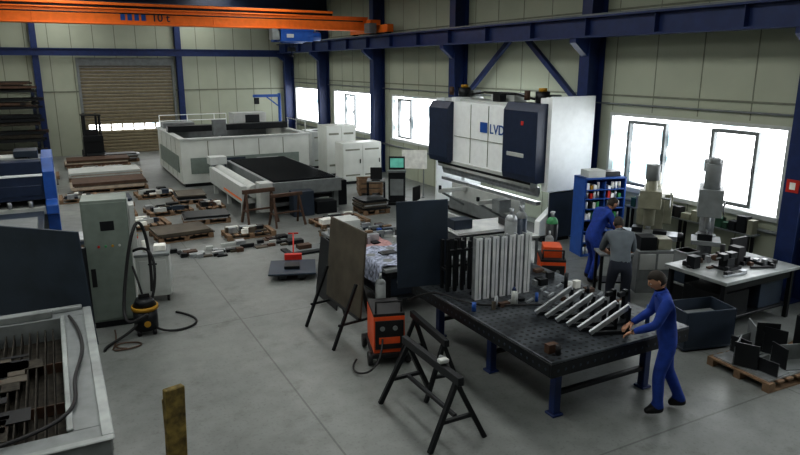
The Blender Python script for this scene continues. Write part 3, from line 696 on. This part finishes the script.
hose('cabinet_cable',[(.9,10.9,1.2),(1.15,10.6,1.4),(1.2,10.4,.9),(1.0,10.3,.3),(.6,10.2,.03),(.3,10.0,.02),(.3,9.85,.02)],.022,M_black,None)
hose('cabinet_cable',[(.86,10.85,1.0),(1.0,10.5,.5),(.9,10.35,.03),(1.5,10.0,.02),(1.9,10.5,.02),(1.5,11.0,.02)],.018,M_black,None)
hose('air_hose',[(.5,10.6,.03),(.5,10.0,.02),(.3,9.8,.02),(.7,9.75,.02),(.9,9.9,.02),(.5,10.1,.03),(.4,9.9,.02),(.6,9.8,.02)],.012,M_brown,None)
m=MB();m.box(0,0,.12,.55,.5,.85,M_lgrey);m.box(-.02,-.02,.85,.57,.52,.9,M_grey);m.box(.05,-.012,.2,.5,0,.78,M_lgrey);m.box(.2,-.03,.7,.35,-.012,.73,M_dark)
for x in (.06,.49):
    for y in (.06,.44): m.cyl((x-.02,y,.06),(x+.02,y,.06),.06,M_black)
m.cyl((.15,.2,.9),(.15,.2,1.1),.04,M_paper);m.box(.3,.15,.9,.5,.35,1.0,M_paper);m.done('workshop_trolley',(1.0,11.75,0),-.2)
E=empty('shop_vacuum',(.95,10.35,0))
m=MB();m.cyl((0,0,.08),(0,0,.40),.18,M_dark,24);m.cyl((0,0,.40),(0,0,.46),.2,M_yellow,24);m.cyl((0,0,.46),(0,0,.58),.18,M_dark,24,r2=.12);m.box(-.08,-.015,.58,.08,.015,.64,M_black);m.cyl((0,-.19,.2),(0,-.16,.2),.05,M_yellow)
for t in range(4):
    a=t*math.pi/2+.7;m.cyl((.16*math.cos(a),.16*math.sin(a),0),(.16*math.cos(a),.16*math.sin(a),.08),.03,M_black)
m.done('vacuum_body',parent=E,bevel=0)
hose('vacuum_hose',[(0,-.2,.35),(.0,-.45,.5),(-.35,-.4,.2),(-.3,.0,.6),(-.1,.1,1.6),(.1,.3,1.9),(.2,.3,1.2),(.15,.2,.6)],.025,M_black,E)
E=empty('plasma_cutting_table',(-3.4,5.9,0))
m=MB();W_=3.55;L_=3.75;h=.8
for a in ((0,0,W_,.3),(0,L_-.25,W_,L_),(0,.3,.3,L_-.25),(W_-.35,.3,W_,L_-.25)): m.box(a[0],a[1],.12,a[2],a[3],h,M_grey)
m.box(-.03,-.03,h,W_+.03,.06,h+.02,M_rim);m.box(W_-.08,.06,h,W_+.03,L_,h+.02,M_rim);m.box(-.03,L_-.06,h,W_-.08,L_+.03,h+.06,M_rim)
m.box(W_-.36,.3,h,W_-.3,L_-.25,h+.03,M_rim);m.box(.3,.3,.12,W_-.35,L_-.25,.5,M_slag)
m.box(.05,.05,0,W_-.05,L_-.05,.12,M_dark)
for y in (.8,1.8,2.8): m.box(W_,y,.2,W_+.03,y+.08,h,M_rim)
m.box(.35,L_-.22,h+.0,1.2,L_-.08,h+.18,M_lgrey);m.box(1.7,L_-.22,h,3.1,L_-.1,h+.1,M_rim)
m.done('water_tray_frame',parent=E,bevel=.01)
m=MB();x=.38
while x<W_-.45: m.box(x,.3,.5,x+.012,L_-.25,.66,M_slag);x+=.09
for y in (1.3,2.4): m.box(.3,y,.5,W_-.35,y+.02,.62,M_brown)
for k in range(110):
    x=random.uniform(.4,W_-.9);y=random.uniform(.4,L_-.8);m.box(x,y,.66,x+random.uniform(.1,.45),y+random.uniform(.05,.35),.67,random.choice([M_slag,M_slag,M_slag,M_rust,M_dark]))
m.done('slats',parent=E,bevel=0)
hose('plasma_cable',[(-.1,9.3,.84),(.0,8.8,.84),(.05,8.0,.83),(-.15,7.2,.86),(-.05,6.6,.83),(-.4,6.2,.84),(-1.0,6.1,.84)],.02,M_black,E).matrix_parent_inverse=Matrix.Translation((3.4,-5.9,0))
m=MB();m.box(-.1,-.04,0,.1,.04,1.02,M_post,Matrix.Rotation(.04,4,'Y'));m.box(-.16,-.12,0,.16,.12,.03,M_dark);m.box(-.06,.04,0,.06,.08,.9,M_post);m.done('weathered_post',(.72,6.2,0),.3,bevel=.01)

E=empty('material_storage_rack',(-6.0,32.2,0))
m=MB()
for x in (0,1.8,3.6,5.3):
    m.box(x,.9,0,x+.14,1.1,3.1,M_navy);m.box(x,.0,0,x+.14,.9,.12,M_navy)
    for z in (.8,1.5,2.2,2.9): m.box(x+.02,.0,z,x+.12,.9,z+.1,M_navy)
m.done('rack_frame',parent=E,bevel=0)
m=MB()
for z in (.12,.9,1.6,2.3,3.0):
    for lay in range(3):
        y=.05
        while y<.8:
            w=random.uniform(.06,.14);a=random.uniform(-.2,.3);m.box(a,y,z+lay*.16,a+5.4+random.uniform(-.4,.2),y+w,z+lay*.16+random.uniform(.08,.15),random.choice([M_dark,M_rust,M_brown,M_dark,M_slag]));y+=w+.02
m.done('bar_stock',parent=E,bevel=0)
E=empty('forklift',(1.5,32.35,0),math.pi)
m=MB();m.box(-.4,-.5,.15,.4,.7,.85,M_dark);m.box(-.4,.4,.85,.4,.75,1.1,M_dark);m.box(-.25,-.1,.85,.25,.35,.95,M_black);m.box(-.25,.3,.95,.25,.38,1.35,M_black)
for x in (-.38,.38):
    for y in (-.45,.45): m.cyl((x-.08,y,.2),(x+.08,y,.2),.2,M_black)
    m.bar((x*.9,-.4,.85),(x*.9,-.2,1.95),.05,.05,M_dark);m.bar((x*.9,.7,1.1),(x*.9,.6,1.95),.05,.05,M_dark)
m.box(-.4,-.25,1.95,.4,.65,2.0,M_dark)
for x in (-.25,.25): m.box(x-.05,-.65,.05,x+.05,-.55,2.0,M_dark);m.box(x-.06,-1.4,.05,x+.06,-.65,.1,M_steel)
m.done('forklift_body',parent=E)

# ------------------------------------------------------------------ people
def mesh_child(name,bm,mt,parent,smooth=True):
    for f in bm.faces:f.smooth=smooth
    me=bpy.data.meshes.new(name);bm.to_mesh(me);bm.free();me.materials.append(mt)
    o=bpy.data.objects.new(name,me);bpy.context.collection.objects.link(o);o.parent=parent;return o
def skin_obj(name,pts,edges,rad,root,mats,labeler,parent,sub=2):
    me=bpy.data.meshes.new(name+'_sk');me.from_pydata([tuple(p) for p in pts],edges,[])
    o=bpy.data.objects.new(name,me);bpy.context.collection.objects.link(o)
    sk=o.modifiers.new('skin','SKIN');sk.use_smooth_shade=True
    for i,v in enumerate(me.skin_vertices[0].data):
        r=rad[i];v.radius=r if hasattr(r,'__len__') else (r,r);v.use_root=(i==root)
    ss=o.modifiers.new('sub','SUBSURF');ss.levels=sub;ss.render_levels=sub
    bpy.context.view_layer.update()
    dg=bpy.context.evaluated_depsgraph_get();nm=bpy.data.meshes.new_from_object(o.evaluated_get(dg))
    o.modifiers.clear();o.data=nm;nm.materials.clear()
    for m_ in mats:nm.materials.append(m_)
    for p in nm.polygons:
        p.use_smooth=True;p.material_index=labeler(p.center) if labeler else 0
    o.parent=parent
    return o
def segd(p,a,b):
    ab=b-a;t=max(0,min(1,(p-a).dot(ab)/max(ab.length_squared,1e-9)));return (p-(a+ab*t)).length
def ell(bm,c,r,n=10):
    bmesh.ops.create_uvsphere(bm,u_segments=n,v_segments=n//2+2,radius=1,matrix=Matrix.Translation(c)@Matrix.Diagonal((r[0],r[1],r[2],1)))
def human(name,loc,rot,J,shirt,trous,headpitch=.2,headyaw=0,barearm=False):
    E=empty(name,loc,rot)
    J={k:V(v) for k,v in J.items()}
    for s in 'LR':
        J['heel'+s]=J['ank'+s]+(J['ank'+s]-J['toe'+s])*V((.35,.35,0))+V((0,0,-.045))
        J['thigh'+s]=J['hip'+s].lerp(J['knee'+s],.35);J['calf'+s]=J['knee'+s].lerp(J['ank'+s],.35)
        J['fore'+s]=J['el'+s].lerp(J['wr'+s],.3)
    names=['pelvis','spine','chest','neck','skull']+[n+s for s in 'LR' for n in ('hip','thigh','knee','calf','ank','toe','heel','sh','el','fore','wr')]
    R=dict(pelvis=(.165,.12),spine=(.150,.112),chest=(.175,.125),neck=(.060,.060),skull=(.052,.052),hip=(.105,.105),thigh=(.098,.098),knee=(.076,.076),calf=(.075,.075),ank=(.060,.060),toe=(.045,.036),heel=(.042,.036),sh=(.080,.080),el=(.058,.058),fore=(.055,.055),wr=(.040,.040))
    idx={n:i for i,n in enumerate(names)}
    ed=[('pelvis','spine'),('spine','chest'),('chest','neck'),('neck','skull')]
    for s in 'LR': ed+=[('pelvis','hip'+s),('hip'+s,'thigh'+s),('thigh'+s,'knee'+s),('knee'+s,'calf'+s),('calf'+s,'ank'+s),('ank'+s,'toe'+s),('ank'+s,'heel'+s),('chest','sh'+s),('sh'+s,'el'+s),('el'+s,'fore'+s),('fore'+s,'wr'+s)]
    leg=set();feet=set();fore=set()
    for s in 'LR':
        feet|={('ank'+s,'toe'+s),('ank'+s,'heel'+s)};leg|={('pelvis','hip'+s),('hip'+s,'thigh'+s),('thigh'+s,'knee'+s),('knee'+s,'calf'+s),('calf'+s,'ank'+s)};fore|={('el'+s,'fore'+s),('fore'+s,'wr'+s)}
    nd=(J['skull']-J['neck']).normalized()
    def lab(c):
        best=min(ed,key=lambda e:segd(c,J[e[0]],J[e[1]]))
        if best in feet: return 3
        if c.z<.10: return 3
        if best in fore: return 2 if barearm else 0
        if best in (('neck','skull'),('chest','neck')) and (c-J['neck']).dot(nd)>.022 and (c-J['neck']).length<.16: return 2
        if (best in leg or best==('pelvis','spine')): return 1 if c.z<J['pelvis'].z+.05 else 0
        return 0
    rad=[R[n] if n in R else R[n[:-1]] for n in names]
    skin_obj('body',[J[n] for n in names],[(idx[a],idx[b]) for a,b in ed],rad,0,[shirt,trous,M_skin,M_black],lab,E,3)
    for s,sg in (('L',-1),('R',1)):
        w=J['wr'+s];d=(w-J['el'+s]).normalized();side=d.cross(V((0,0,1)))
        side=side.normalized() if side.length>.1 else V((1,0,0))
        n=side.cross(d).normalized()
        if n.z>0:n=-n
        inner=side if side.dot(V((-sg,0,0)))>0 else -side
        pts=[w-d*.02,w+d*.045];rd=[(.028,.03),(.036,.02)];eg=[(0,1)]
        for k,(off,ln) in enumerate(((.030,.075),(.010,.085),(-.010,.078),(-.030,.060))):
            a=w+d*.09+inner*off;b=a+d*ln*.5+n*.012;c=b+d*ln*.28+n*ln*.35
            i=len(pts);pts+=[a,b,c];rd+=[(.0115,.0115),(.0095,.0095),(.008,.008)];eg+=[(1,i),(i,i+1),(i+1,i+2)]
        a=w+d*.03+inner*.032;b=a+inner*.025+d*.03+n*.01;c=b+d*.028+n*.012
        i=len(pts);pts+=[a,b,c];rd+=[(.013,.013),(.0105,.0105),(.009,.009)];eg+=[(0,i),(i,i+1),(i+1,i+2)]
        skin_obj('hand_'+s,pts,eg,rd,0,[M_skin],None,E,1)
    def headshape(v,k=1.0,hair=False):
        x,y,z=v
        if z<-.1: q=1-.30*min(1,(-z-.1)/.9);x*=q;y*=(1-.12*(-z-.1))
        if not hair:
            nose=math.exp(-((x/.15)**2+((z+.12)/.2)**2))*(.24 if y>0 else 0)
            brow=math.exp(-((z-.12)/.1)**2-((x/.5)**2))*(.05 if y>0 else 0)
            eye=(math.exp(-(((abs(x)-.38)/.15)**2+((z-.0)/.1)**2)))*(-.09 if y>0 else 0)
            chin=math.exp(-((x/.25)**2+((z+.85)/.2)**2))*(.14 if y>0 else 0)
            y+=nose+brow+eye+chin
        return (x*.078*k,y*.098*k,z*.122*(k if not hair else k-.03))
    bm=bmesh.new();bmesh.ops.create_icosphere(bm,subdivisions=4,radius=1)
    for v in bm.verts: v.co=headshape(v.co)
    H=mesh_child('head',bm,M_skin,E);H.location=J['head'];H.rotation_euler=(-headpitch,0,headyaw)
    bm=bmesh.new()
    for sx in (-1,1): ell(bm,(sx*.031,.083,.0),(.013,.009,.008))
    mesh_child('eyes',bm,M_eye,H)
    bm=bmesh.new()
    for sx in (-1,1):
        ell(bm,(sx*.031,.091,.0),(.006,.004,.006),8);ell(bm,(sx*.032,.091,.021),(.016,.006,.004),8)
    mesh_child('pupils_and_brows',bm,M_hair,H)
    bm=bmesh.new()
    for sx in (-1,1): ell(bm,(sx*.079,-.005,-.005),(.010,.02,.032),10)
    mesh_child('ears',bm,M_skin,H)
    bm=bmesh.new();ell(bm,(0,.092,-.056),(.024,.009,.006),10);mesh_child('mouth',bm,M_lip,H)
    bm=bmesh.new();bmesh.ops.create_icosphere(bm,subdivisions=5,radius=1)
    dl=[]
    for v in bm.verts:
        x,y,z=v.co
        lim=.42 if y>.35 else ((.42-(.35-y)*1.4) if y>-.05 else -.5)
        if z<lim: dl.append(v)
        q=1.08+.015*math.sin(30*x)*math.sin(25*y)*math.sin(22*z)
        v.co=headshape(v.co,q,True)
    bmesh.ops.delete(bm,geom=dl,context='VERTS')
    h=mesh_child('hair',bm,M_hair,H);sm=h.modifiers.new('s','SOLIDIFY');sm.thickness=.012;sm.offset=-1
    p0=J['neck']-nd*.035;p1=J['neck']+nd*.03
    bm=bmesh.new();bmesh.ops.create_cone(bm,cap_ends=False,segments=20,radius1=.085,radius2=.068,depth=(p1-p0).length,matrix=Matrix.Translation((p0+p1)/2)@nd.to_track_quat('Z','Y').to_matrix().to_4x4())
    co=mesh_child('collar',bm,shirt,E);s_=co.modifiers.new('s','SOLIDIFY');s_.thickness=.008
    return E
stand=dict(pelvis=(0,0,.98),spine=(0,.03,1.14),chest=(0,.08,1.37),neck=(0,.13,1.53),skull=(0,.155,1.59),head=(0,.185,1.665),
  hipL=(-.10,0,.92),kneeL=(-.11,.09,.51),ankL=(-.12,.06,.09),toeL=(-.13,.22,.04),hipR=(.10,0,.92),kneeR=(.11,-.06,.51),ankR=(.12,-.26,.09),toeR=(.14,-.11,.04),
  shL=(-.19,.09,1.45),elL=(-.25,.2,1.20),wrL=(-.14,.42,1.06),shR=(.19,.09,1.45),elR=(.26,.16,1.19),wrR=(.14,.40,1.06))
bend=dict(pelvis=(0,-.06,.94),spine=(0,.03,1.09),chest=(0,.17,1.28),neck=(0,.27,1.41),skull=(0,.31,1.46),head=(0,.36,1.52),
  hipL=(-.10,-.05,.88),kneeL=(-.12,.08,.49),ankL=(-.13,.0,.09),toeL=(-.15,.16,.04),hipR=(.10,-.05,.88),kneeR=(.13,.02,.49),ankR=(.15,-.12,.09),toeR=(.17,.04,.04),
  shL=(-.19,.18,1.36),elL=(-.25,.3,1.10),wrL=(-.14,.5,1.0),shR=(.19,.18,1.36),elR=(.26,.28,1.09),wrR=(.14,.49,.98))
human('worker',(6.18,4.86,0),math.radians(52),stand,M_cover,M_cover,.5)
human('worker',(8.02,7.38,0),math.radians(-35),bend,M_shirt,M_trous,.55,0,True)
human('worker',(9.0,8.98,0),math.radians(-100),bend,M_cover,M_cover,.5)
m=MB();m.box(0,0,.82,.6,.42,.86,M_grey)
for x in (.02,.53):
    for y in (.02,.35): m.box(x,y,0,x+.05,y+.05,.82,M_dark)
m.box(.1,.1,.86,.3,.35,.95,M_dark);m.box(.38,.15,.86,.56,.38,.92,M_steel);m.box(.05,.05,.3,.55,.4,.33,M_dark);m.done('small_bench',(8.3,8.1,0),-.5)

# ------------------------------------------------------------------ camera / world
w=bpy.data.worlds.new('world');scene.world=w;w.use_nodes=True
w.node_tree.nodes['Background'].inputs[0].default_value=(.55,.65,.8,1);w.node_tree.nodes['Background'].inputs[1].default_value=.6
cam=bpy.data.cameras.new('camera');cam.sensor_width=36;cam.lens=650/800*36;cam.clip_end=200
c=bpy.data.objects.new('camera',cam);bpy.context.collection.objects.link(c)
c.location=(0,0,4.1);c.rotation_euler=(math.pi/2-math.atan(162/650),0,-math.radians(27.9));scene.camera=c
scene.view_settings.view_transform='Standard'
try: scene.view_settings.look='Medium High Contrast'
except Exception as e: print(e)
scene.view_settings.exposure=0.27
